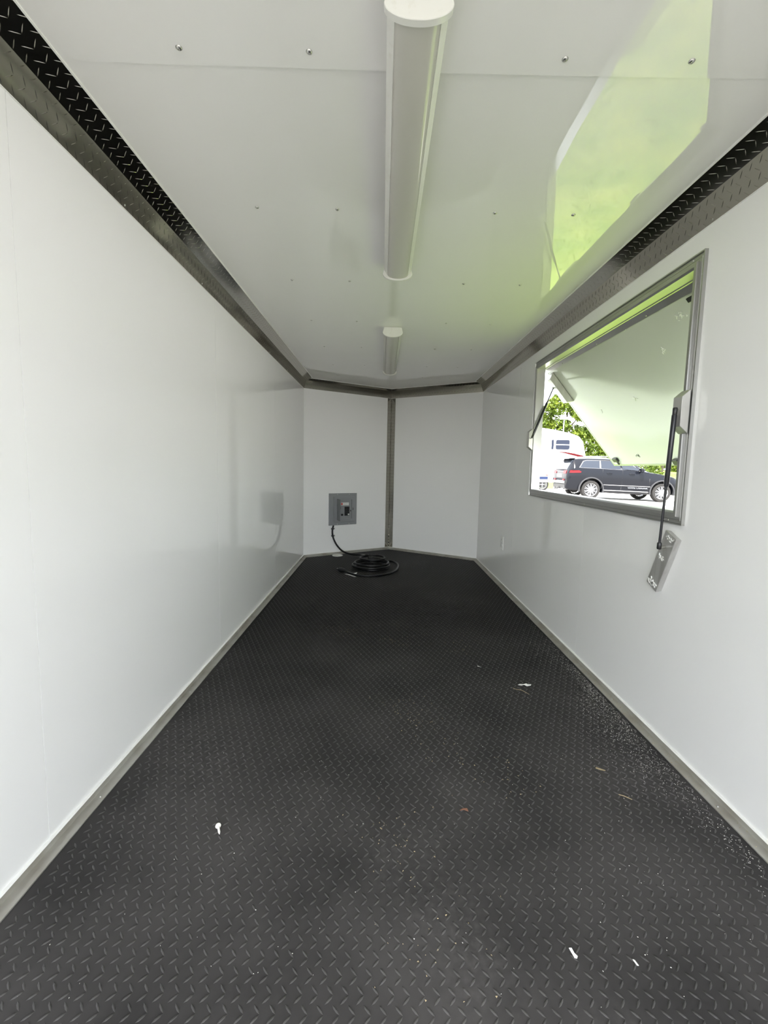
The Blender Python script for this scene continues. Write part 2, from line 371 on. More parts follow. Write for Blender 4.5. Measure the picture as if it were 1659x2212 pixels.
for y, s in ((1.96, .014), (2.4, .014), (2.84, .014)): screw(ha, hp(y, s, .0062), HN, .6)
# strut bracket box still fixed to the far side
def hat_box(mb, base, along, across, up, L, W, T, ch=.022):
    P = [(0, 0), (L, 0), (L - ch, T), (ch, T)]
    return mb.loft([[base + along * a + up * b + across * c for a, b in P] for c in (0, W)])
hat_box(MB(), hp(3.035, .036, .002), HD, Vector((0, 1, 0)), HN, .235, .062, .040).build('strut_bracket', M['alu_brushed'], ha, None, .0012, 1)
lat = MB(); hbox(lat, 3.005, 3.060, .745, .775, .0015, .016); hbox(lat, 3.02, 3.035, .772, .80, .004, .012); lat.build('latch', M['black_plastic'], ha, None, .002, 1)
lat = MB(); hbox(lat, 2.395, 2.44, .765, .80, .0015, .02); hbox(lat, 2.36, 2.395, .775, .785, .006, .014); lat.build('latch', M['black_plastic'], ha, None, .002, 1)
lat = MB(); hbox(lat, 1.668, 1.716, .032, .05, .0062, .016); hbox(lat, 1.66, 1.672, .04, .062, .0062, .022); lat.build('latch', M['black_plastic'], ha, None, .0015, 1)
def residue(name, parent, pt, n, size, mat_, seed, up):
    r = random.Random(seed); b = MB()
    for _ in range(n):
        u, v = r.gauss(0, size), r.gauss(0, size * .6); a = r.uniform(0, math.pi); l = r.uniform(.004, .010); w = r.uniform(.001, .0022)
        q = [(l, 0), (0, w), (-l, 0), (0, -w)]
        top = [pt(u + x * math.cos(a) - y * math.sin(a), v + x * math.sin(a) + y * math.cos(a), .0005 + up) for x, y in q]
        bot = [pt(u + x * math.cos(a) - y * math.sin(a), v + x * math.sin(a) + y * math.cos(a), 0) for x, y in q]
        b.loft([bot, top])
    return tag(b.build(name, mat_, parent), kind='stuff')
k = 0
for y, s, n, sz, mt in ((1.81, .082, 14, .012, 'residue'), (2.0, .184, 10, .010, 'residue'), (2.40, .367, 5, .014, 'residue'), (2.15, .02, 5, .01, 'residue'), (2.8, .40, 4, .01, 'residue'), (2.765, .735, 9, .012, 'black_plastic')):
    residue('glue_residue', ha, lambda u, v, w, y=y, s=s: hp(y + u, s + v, -.0008 + w), n, sz, M[mt], 20 + k, .0012); k += 1

# ------------------------------------------------------------------ gas struts
def strut(name, a, b, frac, r, label):
    a = Vector(a); b = Vector(b); e = empty(name, a); d = b - a; L = d.length; u = d / L; q = lambda t: u * t
    MB().tube([q(.022), q(.026), q(L * frac - .004), q(L * frac)], [r * .8, r, r, r * .85], 14).build('cylinder', M['black_strut'], e, 40)
    MB().tube([q(L * frac), q(L * frac + .012), q(L * frac + .013), q(L - .02)], [r * .66, r * .66, r * .52, r * .52], 12).build('rod', M['black_strut'], e, 40)
    for t0, t1 in ((0., .024), (L - .024, L)):
        MB().tube([q(t0), q(t0 + .003), q(t1 - .003), q(t1)], [r * .75, r * .95, r * .95, r * .8], 8).build('end_fitting', M['black_plastic'], e, 40)
    return tag(e, label, 'gas strut', 'hatch gas struts')
s1 = strut('gas_strut', (.8815, 1.538, 1.212), (.8845, 1.568, .722), .545, .0082, 'black gas strut hanging loose down the near window jamb')
s2 = strut('gas_strut', (.900, 3.052, 1.205), (1.045, 3.080, 1.566), .66, .0078, 'slim black gas strut holding up the far side of the hatch')
MB().tube([Vector((.8932, 1.540, 1.205)) - s1.location, Vector((.882, 1.540, 1.205)) - s1.location], .004, 8).build('ball_stud', M['screw'], s1)
MB().tube([Vector((.8895, 3.0915, 1.205)) - s2.location + Vector((.012, 0, 0)), Vector((.9015, 3.056, 1.205)) - s2.location], .004, 8).build('ball_stud', M['screw'], s2)
# the bracket that came off the hatch dangles on the near strut
bk = empty('strut_bracket', (.915, 1.60, .667)); tag(bk, 'loose metal strut bracket dangling against the wall below the window', 'bracket')
ax_ = Vector((0, .090, -.2119)).normalized(); ac_ = Vector((0, -.2119, -.090)).normalized()
base = Vector((.9368, 1.5555, .7765)) - ac_ * .034
B0 = Vector(bk.location)
b = MB(); P = [(.004, 0), (.226, 0), (.230, .0215), (0, .0215)]
b.loft([[base - B0 + ax_ * s + Vector((-1, 0, 0)) * d + ac_ * c for s, d in P] for c in (0, .066)]); b.build('bracket_body', M['alu_brushed'], bk, None, .0014, 1)
for i, (s, n, sz) in enumerate(((.017, 22, .010), (.100, 9, .007), (.212, 34, .011))):
    residue('glue_residue', bk, lambda u, v, w, s=s: base - B0 + ax_ * (s + v * .8) + ac_ * min(.062, max(.004, .033 + u)) + Vector((-1, 0, 0)) * (.0213 + w), n, sz, M['residue'], 50 + i, .002)
MB().tube([Vector((.9155, 1.5785, .728)) - B0, Vector((.895, 1.5755, .727)) - B0], .004, 8).build('ball_stud', M['screw'], bk)

# ------------------------------------------------------------------ ceiling lights
def ceiling_light(loc, L, label):
    e = empty('ceiling_light', loc); tag(e, label, 'ceiling light', 'strip lights on the ceiling')
    half = [(.058, -.0005), (.060, -.020), (.0455, -.0425), (.042, -.040)]
    pts = half + [(-x, z) for x, z in half[::-1]]
    MB().loft([[(x, y, z) for x, z in pts] for y in (.010, L - .010)]).build('housing', M['light_white'], e)
    arc = [(.0445 * math.sin(t), -.0395 - .0165 * math.cos(t) ** 1.0 * 1.0) for t in np.linspace(-1.45, 1.45, 17)]
    pts = arc + [(arc[-1][0] - .002, -.0385), (-arc[-1][0] + .002, -.0385)]
    MB().loft([[(x, y, z) for x, z in pts] for y in (.012, L - .012)]).build('diffuser', M['diffuser'], e, 40)
    for y0, y1 in ((0, .016), (L - .016, L)):
        a = [(.0655 * math.sin(t), -.034 - .029 * math.cos(t)) for t in np.linspace(-math.pi / 2, math.pi / 2, 19)]
        pts = [(-.056, -.0005), (-.058, -.006)] + a + [(.058, -.006), (.056, -.0005)]
        MB().loft([[(x, y, z) for x, z in pts] for y in (y0, y1)]).build('end_cap', M['light_white'], e, 35, .0012, 1)
    return e
ceiling_light((-.052, .921, HT - .0085), 1.19, 'long strip light nearest the camera on the ceiling')
ceiling_light((-.0525, 3.003, HT - .0004), 1.245, 'farther strip light on the ceiling, towards the nose')

# ------------------------------------------------------------------ breaker panel on the left nose wall
ang = math.atan2(tl.y, tl.x)
pc = Vector((-HW, YC)) + tl * .470
bp = empty('breaker_panel', (pc.x, pc.y, .330), ang); tag(bp, 'grey breaker panel with its little door open', 'breaker panel')
# local: x along the wall, -y into the room, z up from the panel's bottom edge
def pbox(name, x0, x1, z0, z1, d0, d1, mt, par=bp, bev=0.): return MB().box((x0, -d1, z0), (x1, -d0, z1)).build(name, M[mt], par, None, bev, 1)
pbox('back_box', -.150, .150, .02, .335, .0006, .012, 'panel_grey')
pw, ph = .1735, .357
cv = MB(); rings = []
for x0, x1, z0, z1, d in ((-pw, pw, 0, ph, .0008), (-pw, pw, 0, ph, .015), (-pw + .003, pw - .003, .003, ph - .003, .018), (-pw + .050, pw - .034, .033, ph - .036, .018), (-pw + .055, pw - .039, .038, ph - .041, .026), (-.080, .105, .070, .286, .026), (-.078, .103, .072, .284, .017)):
    rings.append([(x0, -d, z0), (x1, -d, z0), (x1, -d, z1), (x0, -d, z1)])
cv.loft(rings); cover = cv.build('cover', M['panel_grey'], bp)
pbox('door_stop', .088, .098, .150, .166, .0172, .0195, 'dark_gap')
pbox('latch_slot', .117, .124, .165, .192, .0262, .0268, 'dark_gap')
dr = MB(); hx = -.081; dd = Vector((-.22, -.975))      # open door, hinged on its left
dt = Vector((dd.y, -dd.x))
P = [(hx, -.0265), (hx + dd.x * .125, -.0265 + dd.y * .125)]
dr.loft([[(P[0][0] + s * .0015, P[0][1], z), (P[1][0] + s * .0015, P[1][1], z)] for z in (0, 0) for s in (0,)][:0] or [[(P[0][0] - .0015, P[0][1], z), (P[1][0] - .0015, P[1][1], z), (P[1][0] + .0015, P[1][1] - .0004, z), (P[0][0] + .0015, P[0][1] - .0004, z)] for z in (.060, .298)])
door = dr.build('door', M['panel_grey_door'], bp)
MB().tube([(hx + .0018, -.100, .205), (hx + .010 - .022, -.100, .205)], .018, 14).build('door_latch', M['panel_grey_door'], door, 40)
st = pbox('warning_sticker', -.028, .070, .221, .252, .0171, .0176, 'white_plastic')
pbox('sticker_band', -.026, -.008, .225, .248, .01765, .0178, 'red', st)
for i in range(4): pbox('sticker_line', -.003, .066 - .006 * (i % 2), .2445 - .006 * i, .2465 - .006 * i, .01765, .0178, 'grey_print', st)
br = pbox('breaker_block', +.016, .076, .104, .206, .0171, .024, 'black_plastic', bev=.001)
for i in range(4):
    for j, x0 in enumerate((.019, .049)):
        w = (i == 0 and j == 1)
        pbox('breaker_switch', x0 + .004, x0 + .020, .110 + .024 * i, .126 + .024 * i, .0242, .0305, 'white_plastic' if w else 'black_plastic', br)
pbox('filler_plate', -.027, -.002, .104, .126, .0171, .0205, 'black_plastic')
for x, z in ((-.075, .012), (.075, .012), (-.075, ph - .012), (.075, ph - .012)): screw(bp, (x, -.0182, z), (0, -1, 0), .8)

# ------------------------------------------------------------------ power cord
pcw = lambda s, off, z: (-HW + tl.x * s + nl.x * off, YC + tl.y * s + nl.y * off, z)
cr = .0098
path = [pcw(.351, .016, .329), pcw(.343, .013, .300), pcw(.340, .012, .250), pcw(.352, .014, .185), (-.590, 4.935, .110), (-.520, 4.900, .050), (-.420, 4.860, .026), (-.310, 4.800, .036)]
cxy = (-.185, 4.44)
def loop(r, cx_, cy_, a0, a1, z0, z1, n, ry=1.):
    return [(cx_ + r * math.cos(a0 + (a1 - a0) * i / n), cy_ + r * ry * math.sin(a0 + (a1 - a0) * i / n), z0 + (z1 - z0) * i / n) for i in range(n + 1)]
R_ = math.radians
path += loop(.122, -.185, 4.455, R_(125), R_(-250), .080, .072, 22)          # small top loops
path += loop(.165, -.190, 4.370, R_(100), R_(-255), .052, .044, 22)
path += loop(.180, -.195, 4.340, R_(95), R_(-260), .034, .030, 22)
path += loop(.160, -.185, 4.330, R_(90), R_(-255), .014, .012, 20)
path += [(-.09, 4.60, .012), (.01, 4.62, .011), (.064, 4.52, .011), (.072, 4.36, .011), (.03, 4.16, .011), (-.07, 4.02, .011), (-.19, 3.965, .011), (-.30, 3.975, .012), (-.385, 4.045, .014), (-.425, 4.10, .020)]
pc_ = empty('power_cord', (-.2, 4.4, 0)); tag(pc_, 'thick black power cord coiled on the floor under the breaker panel', 'power cord')
PO = Vector(pc_.location)
MB().tube([p - PO for p in catmull(path, 5)], cr, 10).build('cable', M['black_cord'], pc_, 179)
def frus(mb, c, u, secs):
    c = Vector(c); u = Vector(u).normalized(); a = Vector((-u.y, u.x, 0)); b = Vector((0, 0, 1))
    return mb.loft([[c + u * t + a * (w * math.cos(q)) + b * (hh * math.sin(q)) for q in np.linspace(0, 2 * math.pi, 13)[:-1]] for t, w, hh in secs])
pl = frus(MB(), Vector((-.425, 4.10, .021)) - PO, (-.72, .69, 0), [(0, .011, .011), (.02, .014, .013), (.035, .021, .018), (.075, .026, .020), (.088, .024, .018)]).build('plug', M['black_plastic'], pc_, 40)
pu = Vector((-.72, .69, 0)).normalized(); pa = Vector((-pu.y, pu.x, 0)); pt = Vector((-.425, 4.10, .021)) - PO + pu * .088
for s, dz in ((-.011, .006), (.011, .006), (0, -.008)):
    MB().tube([pt + pa * s + Vector((0, 0, dz)), pt + pa * s + Vector((0, 0, dz)) + pu * .022], .003, 6).build('prong', M['screw'], pl)
tg = MB().loft([[Vector(p) - PO for p in ((-.430, 4.045, z), (-.395, 4.000, z + .006), (-.330, 3.945, z), (-.318, 3.952, z), (-.385, 4.014, z + .006), (-.418, 4.055, z))] for z in (.003, .0042)]).build('paper_tag', M['white_plastic'], pc_)
tg = MB().loft([[Vector(p) - PO for p in ((-.345, 3.985, z), (-.318, 3.968, z), (-.312, 4.000, z + .008))] for z in (.0245, .0255)]).build('paper_tag', M['white_plastic'], pc_)
for s, z in ((.3425, .292), (.345, .212)):
    c = Vector(pcw(s, .0006, z)) - PO; t3 = Vector((tl.x, tl.y, 0)); n3 = Vector((nl.x, nl.y, 0))
    b = MB(); b.loft([[c + t3 * x + n3 * d + Vector((0, 0, zz)) for x, d in ((-.0135, 0), (-.0135, .018), (-.006, .0245), (.006, .0245), (.0135, .018), (.0135, .003), (.030, .003), (.030, 0))] for zz in (-.007, .007)])
    cl = b.build('cable_clip', M['black_plastic'], pc_)
    screw(cl, c + t3 * .022 + n3 * .0032, n3, .8)
    cl.children[0].location = c + t3 * .022 + n3 * .0032

# ------------------------------------------------------------------ outlet, floor cap
ou = empty('wall_outlet', (HW, 3.788, .305)); tag(ou, 'white duplex outlet low on the right wall', 'outlet')
MB().box((-.0062, -.035, .001), (-.0004, .035, .119)).build('cover_plate', M['white_plastic'], ou, None, .002, 2)
for z in (.036, .084):
    s = MB().loft([[(-x, .017 * math.cos(a), z + .0145 * math.sin(a)) for a in np.linspace(0, 2 * math.pi, 17)[:-1]] for x in (.0060, .0085)]).build('socket', M['white_plastic'], ou, 40)
    for y in (-.006, .006): MB().box((-.0089, y - .001, z - .001), (-.0084, y + .001, z + .007)).build('slot', M['dark_gap'], s)
screw(ou, (-.0061, 0, .060), (-1, 0, 0), .4)
dc = empty('floor_cap', (-.580, 4.895, 0)); tag(dc, 'pale round cap on the floor at the foot of the breaker wall', 'floor cap')
MB().lathe([(.0001, .0018), (.054, .0018), (.058, .0018), (.060, .006), (.056, .009), (.049, .008), (.047, .005), (.0001, .005)], lambda x, y, z: (x, y, z), 32).build('rim', M['residue'], dc, 40)
MB().lathe([(.0001, .0052), (.020, .0052), (.024, .0062), (.024, .011), (.014, .013), (.0001, .013)], lambda x, y, z: (x - .012, y, z), 20).build('centre_plug', M['fleck'], dc, 40)

# ------------------------------------------------------------------ debris on the floor
fs = empty('loose_screw', (-.529, 1.127, .0016)); tag(fs, 'pale flat-headed screw lying on the black floor', 'screw')
u = Vector((.45, -.85, 0)).normalized(); a = Vector((-u.y, u.x, 0))
def along(c, secs, tilt): return [[Vector(c) + u * t + a * (r * math.cos(q)) + Vector((0, 0, 1)) * (r * math.sin(q) + tilt * t) for q in np.linspace(0, 2 * math.pi, 11)[:-1]] for t, r in secs]
MB().loft(along((-.004, .009, .0075), [(0, .007), (.0025, .0078), (.004, .0068), (.006, .003)], -.25)).build('screw_head', M['fleck'], fs, 40)
MB().loft(along((-.004, .009, .0075), [(.0055, .0036), (.012, .0030), (.020, .0032), (.026, .0008)], -.25)).build('shank', M['fleck'], fs, 40)
def scrap(name, x, y, pts, mt, label, cat, th=.0014, curl=.004, seed=0):
    r = random.Random(seed); e = [(px, py, .0018 + r.uniform(0, curl)) for px, py in pts]
    o = MB().loft([[(p[0], p[1], p[2]) for p in e], [(p[0], p[1], p[2] + th) for p in e]]).build(name, M[mt]); o.location = (x, y, 0); tag(o, label, cat); return o
scrap('paper_scrap', .575, 1.975, [(-.032, .004), (-.02, -.006), (-.004, .002), (.006, -.006), (.026, -.002), (.031, .008), (.014, .006), (.010, .014), (-.006, .010), (-.018, .014)], 'residue', 'torn white paper scrap on the floor right of centre', 'scrap', seed=1)
scrap('paper_scrap', .4005, 2.159, [(-.007, -.004), (.003, -.007), (.010, .001), (.002, .009), (-.006, .005)], 'residue', 'tiny white scrap on the floor left of the torn paper', 'scrap', curl=.006, seed=2)
scrap('plastic_shred', .3095, .827, [(-.004, .010), (.001, .009), (.003, .0), (.007, -.007), (.004, -.011), (.0, -.008), (-.002, .002)], 'residue', 'white plastic shred on the near floor, larger one', 'scrap', seed=3)
scrap('plastic_shred', .4305, .811, [(-.003, .006), (.001, .005), (.003, -.006), (.0, -.005)], 'residue', 'small white plastic shred near the lower right of the floor', 'scrap', seed=4)
scrap('leaf_bit', .153, 1.203, [(-.012, .002), (.0, .004), (.012, -.003), (.010, .007), (-.002, .008)], 'leaf_brown', 'curled brown leaf bit in the middle of the floor', 'leaf bit', curl=.008, seed=5)
scrap('leaf_bit', .643, 1.393, [(-.016, .004), (-.004, -.001), (.013, -.004), (.015, .001), (.0, .005), (-.012, .012)], 'straw', 'tan leaf bit on the floor near the right floor angle', 'leaf bit', curl=.008, seed=6)
sv = MB().tube(catmull([(-.016, .012, .004), (-.003, .002, .006), (.014, -.009, .004)], 5), .0010, 6).build('wood_sliver', M['straw'], None, 60); sv.location = (.661, 1.272, 0); tag(sv, 'thin straw sliver on the floor near the right wall', 'sliver')
sv = MB().tube(catmull([(-.025, .035, .004), (-.012, .022, .005), (.008, .018, .004), (.020, .0, .004), (.032, -.018, .004)], 5), .0008, 6).build('string', M['straw'], None, 60); sv.location = (.5355, 1.91, 0); tag(sv, 'short pale string curling beside the torn paper scrap', 'string')
# uncountable dust flecks
def flecks(name, n, gen, mt, smin, smax, label):
    vs_, fs_ = [], []
    for i in range(n):
        x, y = gen(); s = random.uniform(smin, smax); t = random.uniform(0, 6.28); k = random.uniform(.35, 1.); z = .0017 if random.random() < .5 else .0004
        b = len(vs_)
        for dx, dy, dz in ((s, 0, 0), (-.5 * s, .7 * s * k, 0), (-.5 * s, -.7 * s * k, 0), (0, 0, s * .7)):
            vs_.append((x + dx * math.cos(t) - dy * math.sin(t), y + dx * math.sin(t) + dy * math.cos(t), z + dz))
        fs_ += [(b, b + 2, b + 1), (b, b + 1, b + 3), (b + 1, b + 2, b + 3), (b + 2, b, b + 3)]
    o = npmesh(name, np.array(vs_), fs_, M[mt]); return tag(o, label, 'dust', kind='stuff')
def gen_all():
    while True:
        if random.random() < .6: x, y = random.gauss(.35, .32), random.gauss(1.9, .7)
        else: x, y = random.uniform(-.85, .85), random.uniform(.7, 4.6)
        if in_floor(x, y) and y > .6: return x, y
def gen_edge():
    while True:
        y = random.gauss(1.75, .45); x = HW - WB - .004 - abs(random.gauss(0, .10)) * (.3 + .7 * abs(math.sin(3.1 * y)))
        if in_floor(x, y) and y > .7: return x, y
def gen_straw():
    while True:
        x, y = random.choice([(.0, 1.78), (.15, 1.5), (.05, 1.65), (.28, 1.35), (-.05, 1.1), (.05, .85), (.35, 2.4), (.0, 2.5), (-.3, 2.6)]); x += random.gauss(0, .06); y += random.gauss(0, .06)
        if in_floor(x, y): return x, y
flecks('dust_flecks', 3200, lambda: gen_edge() if random.random() < .68 else gen_all(), 'fleck', .0006, .0022, 'white dust flecks scattered over the black floor')
flecks('straw_flecks', 260, gen_straw, 'straw', .0014, .0036, 'tan sawdust flecks in patches on the floor')
dr_ = []
def gen_ledge():
    y = random.gauss(1.75, .35); return random.uniform(HW - WB + .002, HW - .007), y
o = flecks('dust_flecks', 500, gen_ledge, 'straw', .0008, .0020, 'tan sawdust lying on the right floor angle'); o.location.z = .0045

# ================================================================== outdoors
M['grass'] = mat('mown_grass', (.10, .17, .022), .8, 0, .3, var=(.20, .25, .045), vscale=2.2, vlo=.35, vhi=.7, bump=1., bscale=30, bdist=.03, detail=6)
M['blade'] = mat('grass_blade', (.14, .22, .03), .6, 0, .3, var=(.26, .30, .06), vscale=1.5)
M['gravel'] = mat('pale_gravel', (.40, .385, .36), .85, 0, .3, var=(.52, .50, .47), vscale=14, bump=1., bscale=60, bdist=.01, detail=6)
M['leaf'] = mat('tree_leaf', (.055, .085, .008), .6, 0, .2, var=(.11, .14, .014), vscale=.9)
M['bark'] = mat('bark', (.09, .07, .05), .9)
M['dirt'] = mat('packed_dirt_track', (.10, .095, .08), .9, 0, .2, var=(.16, .15, .12), vscale=6, bump=1., bscale=40, bdist=.01, detail=6)
def gz(x, y):
    z = -.509 + .0291 * min(max(y, 0), 18.7) - .0245 * min(max(x, 0), 16)
    if y > 28: z += .078 * (min(y, 48) - 28)
    return z
def is_grass(x, y):
    e = .25 * math.sin(y * 1.3) + .18 * math.sin(x * 2.1 + 1)
    return (.6 < x < 4.6 + e and -1.2 + e < y < 9 + e) or y > 29 + 2 * e
xs = np.concatenate([np.arange(-60, -12, 6), np.arange(-12, 0, 1.0), np.arange(0, 6, .25), np.arange(6, 40, 1.), np.arange(40, 101, 6)])
ys = np.concatenate([np.arange(-60, -12, 6), np.arange(-12, -3, 1.), np.arange(-3, 11, .25), np.arange(11, 27, 1.), np.arange(27, 34, .5), np.arange(34, 60, 2.), np.arange(60, 121, 6)])
gv = {k: ([], [], {}) for k in 'gda'}
for i in range(len(xs) - 1):
    for j in range(len(ys) - 1):
        mx_, my_ = (xs[i] + xs[i + 1]) / 2, (ys[j] + ys[j + 1]) / 2
        v, f, ix = gv['g' if is_grass(mx_, my_) else 'd' if mx_ < 4.6 and my_ < 9 else 'a']; q = []
        for a_, b_ in ((i, j), (i + 1, j), (i + 1, j + 1), (i, j + 1)):
            if (a_, b_) not in ix: ix[(a_, b_)] = len(v); v.append((xs[a_], ys[b_], gz(xs[a_], ys[b_])))
            q.append(ix[(a_, b_)])
        f.append(tuple(q))
o = npmesh('grass_ground', np.array(gv['g'][0]), gv['g'][1], M['grass'], None, 179); tag(o, 'sunlit yellow-green grass outside the trailer and on the far bank', 'grass', kind='structure')
gg = o
o = npmesh('gravel_ground', np.array(gv['a'][0]), gv['a'][1], M['gravel'], None, 179); tag(o, 'pale sunlit gravel lot the cars stand on', 'gravel', kind='structure')
o = npmesh('dirt_ground', np.array(gv['d'][0]), gv['d'][1], M['dirt'], None, 179); tag(o, 'brown packed dirt behind and left of the trailer', 'dirt', kind='structure')
vv, ff = [], []
for i in range(16000):
    x, y = random.uniform(1.05, 4.5), random.uniform(-1.2, 7.5)
    if not is_grass(x, y): continue
    t = random.uniform(0, 6.28); w = random.uniform(.003, .006); hgt = random.uniform(.03, .08); l = random.uniform(0, .04); z = gz(x, y); b = len(vv)
    vv += [(x - w * math.cos(t), y - w * math.sin(t), z - .005), (x + w * math.cos(t), y + w * math.sin(t), z - .005), (x + l * math.sin(t), y - l * math.cos(t), z + hgt)]; ff.append((b, b + 1, b + 2))
o = npmesh('grass_blades', np.array(vv), ff, M['blade'], gg); tag(o, kind='stuff')

# ---- trees beyond the lot
def tree(x, y, hgt, rad, seed, label, name='leafy_tree', n=11000, low=.12, cat='tree', group='trees behind the lot', leaf=.20):
    r = np.random.default_rng(seed); z0 = gz(x, y); e = empty(name, (x, y, z0 - .05)); tag(e, label, cat, group)
    tops = []; b = MB()
    tk = rad * .06 + .05
    b.tube([(0, 0, 0), (.05 * rad, 0, hgt * .3), (0, .05 * rad, hgt * .62), (0, 0, hgt * .86)], [tk, tk * .8, tk * .5, tk * .12], 8)
    for k in range(7):
        a = k * 2.4 + seed; h0 = hgt * (low + .06 + .07 * k); d = rad * (.75 - .05 * k)
        b.tube([(0, 0, h0), (d * .5 * math.cos(a), d * .5 * math.sin(a), h0 + hgt * .08), (d * math.cos(a), d * math.sin(a), h0 + hgt * .17)], [tk * .45, tk * .3, tk * .08], 6)
    b.build('trunk', M['bark'], e, 60)
    nb = 26; cz_ = r.uniform(low, .93, nb); ra = r.uniform(0, 2 * math.pi, nb)
    env = np.sin(np.clip((cz_ - low + .12) / (1.12 - low), 0, 1) * math.pi) ** .6
    rr = rad * env * np.sqrt(r.uniform(.1, .8, nb)); br_ = rad * r.uniform(.24, .42, nb)
    which = r.integers(0, nb, n); d = r.normal(size=(n, 3)); d /= np.linalg.norm(d, axis=1)[:, None]; d *= (r.uniform(.35, 1, n) ** .5)[:, None]
    c = np.stack([rr[which] * np.cos(ra[which]), rr[which] * np.sin(ra[which]), cz_[which] * hgt], 1) + d * br_[which][:, None] * np.array([1, 1, .8])
    c[:, 2] = np.clip(c[:, 2], .12 * hgt * (low > .1), hgt)
    u = r.normal(size=(n, 3)); u /= np.linalg.norm(u, axis=1)[:, None]; w = np.cross(u, r.normal(size=(n, 3))); w /= np.linalg.norm(w, axis=1)[:, None]
    s = leaf * r.uniform(.5, 1.2, n)[:, None]
    V = np.stack([c - u * s, c + w * s * .45, c + u * s, c - w * s * .45], 1).reshape(-1, 3)
    F = [(4 * i, 4 * i + 1, 4 * i + 2, 4 * i + 3) for i in range(n)]
    o = npmesh('foliage', V, F, M['leaf'], e); tag(o, kind='stuff'); return e
tree(16.9, 42, 7.6, 2.9, 1, 'tallest leafy tree rising above the white camper roof')
tree(16.2, 52, 7.0, 3.0, 2, 'leafy tree at the far left edge of the window view')
tree(26.6, 55.5, 6.6, 3.2, 3, 'leafy tree seen along the slanted edge of the hatch')
tree(25.6, 41.5, 6.4, 2.6, 4, 'leafy tree standing behind the open hatch', n=6000)
for i, (x, y, hh, rr, lb) in enumerate(((19.4, 33.0, 1.75, 1.1, 'low green bush right behind the dark car roof'), (30.6, 47.0, .95, 1.4, 'low green bush on the bank above the dark car bonnet'), (34.4, 47.6, 1.05, 1.4, 'low green bush at the right end of the bank'), (16.2, 32.5, 2.2, 1.1, 'low green bush between the camper and the hatch'))):
    tree(x, y, hh, rr, 30 + i, lb, 'bush', 3000, .02, 'bush', 'bushes on the far bank', .11)
lp = empty('lamp_post', (14.45, 36.6, gz(14.45, 36.6) - .05)); tag(lp, 'thin grey lamp post in front of the trees', 'lamp post')
lh = 5.05 - lp.location.z
M['post'] = mat('grey_post_metal', (.35, .36, .38), .5, .6)
MB().tube([(0, 0, 0), (0, 0, lh)], [.06, .045], 8).build('pole', M['post'], lp, 40); MB().box((-.32, -.14, lh - .02), (.32, .14, lh + .2)).build('lamp_head', M['post'], lp, None, .03, 1)

# ---- white travel camper behind the car
M['rv'] = mat('white_camper_skin', (.80, .80, .80), .3, 0, .5); M['rv_glass'] = mat('dark_camper_glass', (.012, .016, .03), .15, 0, .2)
M['rv_blue'] = mat('blue_stripe', (.02, .03, .07), .6, 0, .1); M['tire'] = mat('tire_rubber', (.028, .027, .026), .9, 0, .1); M['rim'] = mat('bright_alloy_wheel', (.30, .30, .31), .35, .8)
M['red_stripe'] = mat('red_camper_stripe', (.06, .003, .004), .6, 0, .1)
rv = empty('travel_camper', (8.6, 26.2, gz(8.6, 25) - .005)); tag(rv, 'white travel camper with a red stripe parked behind the dark car', 'camper')
RO = Vector(rv.location)
side = [(3.2, .30), (3.2, 3.25), (3.5, 3.36), (8.4, 3.33), (9.4, 3.20), (10.3, 3.02), (10.75, 2.86), (10.98, 2.58), (11.08, 2.2), (11.18, 1.72), (11.12, 1.35), (10.9, 1.10), (10.5, .95), (10.35, .80), (10.3, .30)]
def rvp(x, z, y): return (x - RO.x, y - RO.y, z - RO.z)
body = MB().prism(side, lambda x, z: rvp(x, z, 25.0), lambda x, z: rvp(x, z, 27.4)).build('body', M['rv'], rv, 30, .06, 2)
def rvplate(name, poly, mt, d0=.03, par=rv): return MB().prism(poly, lambda x, z: rvp(x, z, 25.0 - d0), lambda x, z: rvp(x, z, 25.02)).build(name, M[mt], par)
def rrect(x0, x1, z0, z1, r, n=4):
    out = []
    for cx_, cz_, a in ((x1 - r, z1 - r, 0), (x0 + r, z1 - r, 90), (x0 + r, z0 + r, 180), (x1 - r, z0 + r, 270)):
        out += [(cx_ + r * math.cos(R_(a + 90 * i / n)), cz_ + r * math.sin(R_(a + 90 * i / n))) for i in range(n + 1)]
    return out
wn_ = rvplate('window', rrect(9.46, 10.22, 2.13, 2.66, .09), 'rv_glass', .03); rvplate('window_bar', [(9.46, 2.37), (10.22, 2.37), (10.22, 2.41), (9.46, 2.41)], 'rv', .036, wn_)
rvplate('window', rrect(9.22, 9.34, 2.13, 2.66, .05), 'rv_glass', .03)
rvplate('window', rrect(5.6, 6.6, 2.0, 2.6, .09), 'rv_glass', .03)
top = [(9.5, 2.02), (10.0, 2.0), (10.5, 1.93), (11.08, 1.80)]
rvplate('stripe', top + [(11.13, 1.66), (10.5, 1.81), (10.0, 1.93)], 'red_stripe', .012)
rvplate('stripe', [(3.4, .50), (9.12, .46), (9.12, .62), (3.4, .66)], 'rv_blue', .012)
rvplate('marker_light', [(9.0, .66), (9.13, .66), (9.13, .74), (9.0, .74)], 'red', .02)
rvplate('access_door', rrect(8.56, 8.82, .70, 1.05, .03), 'post', .02)
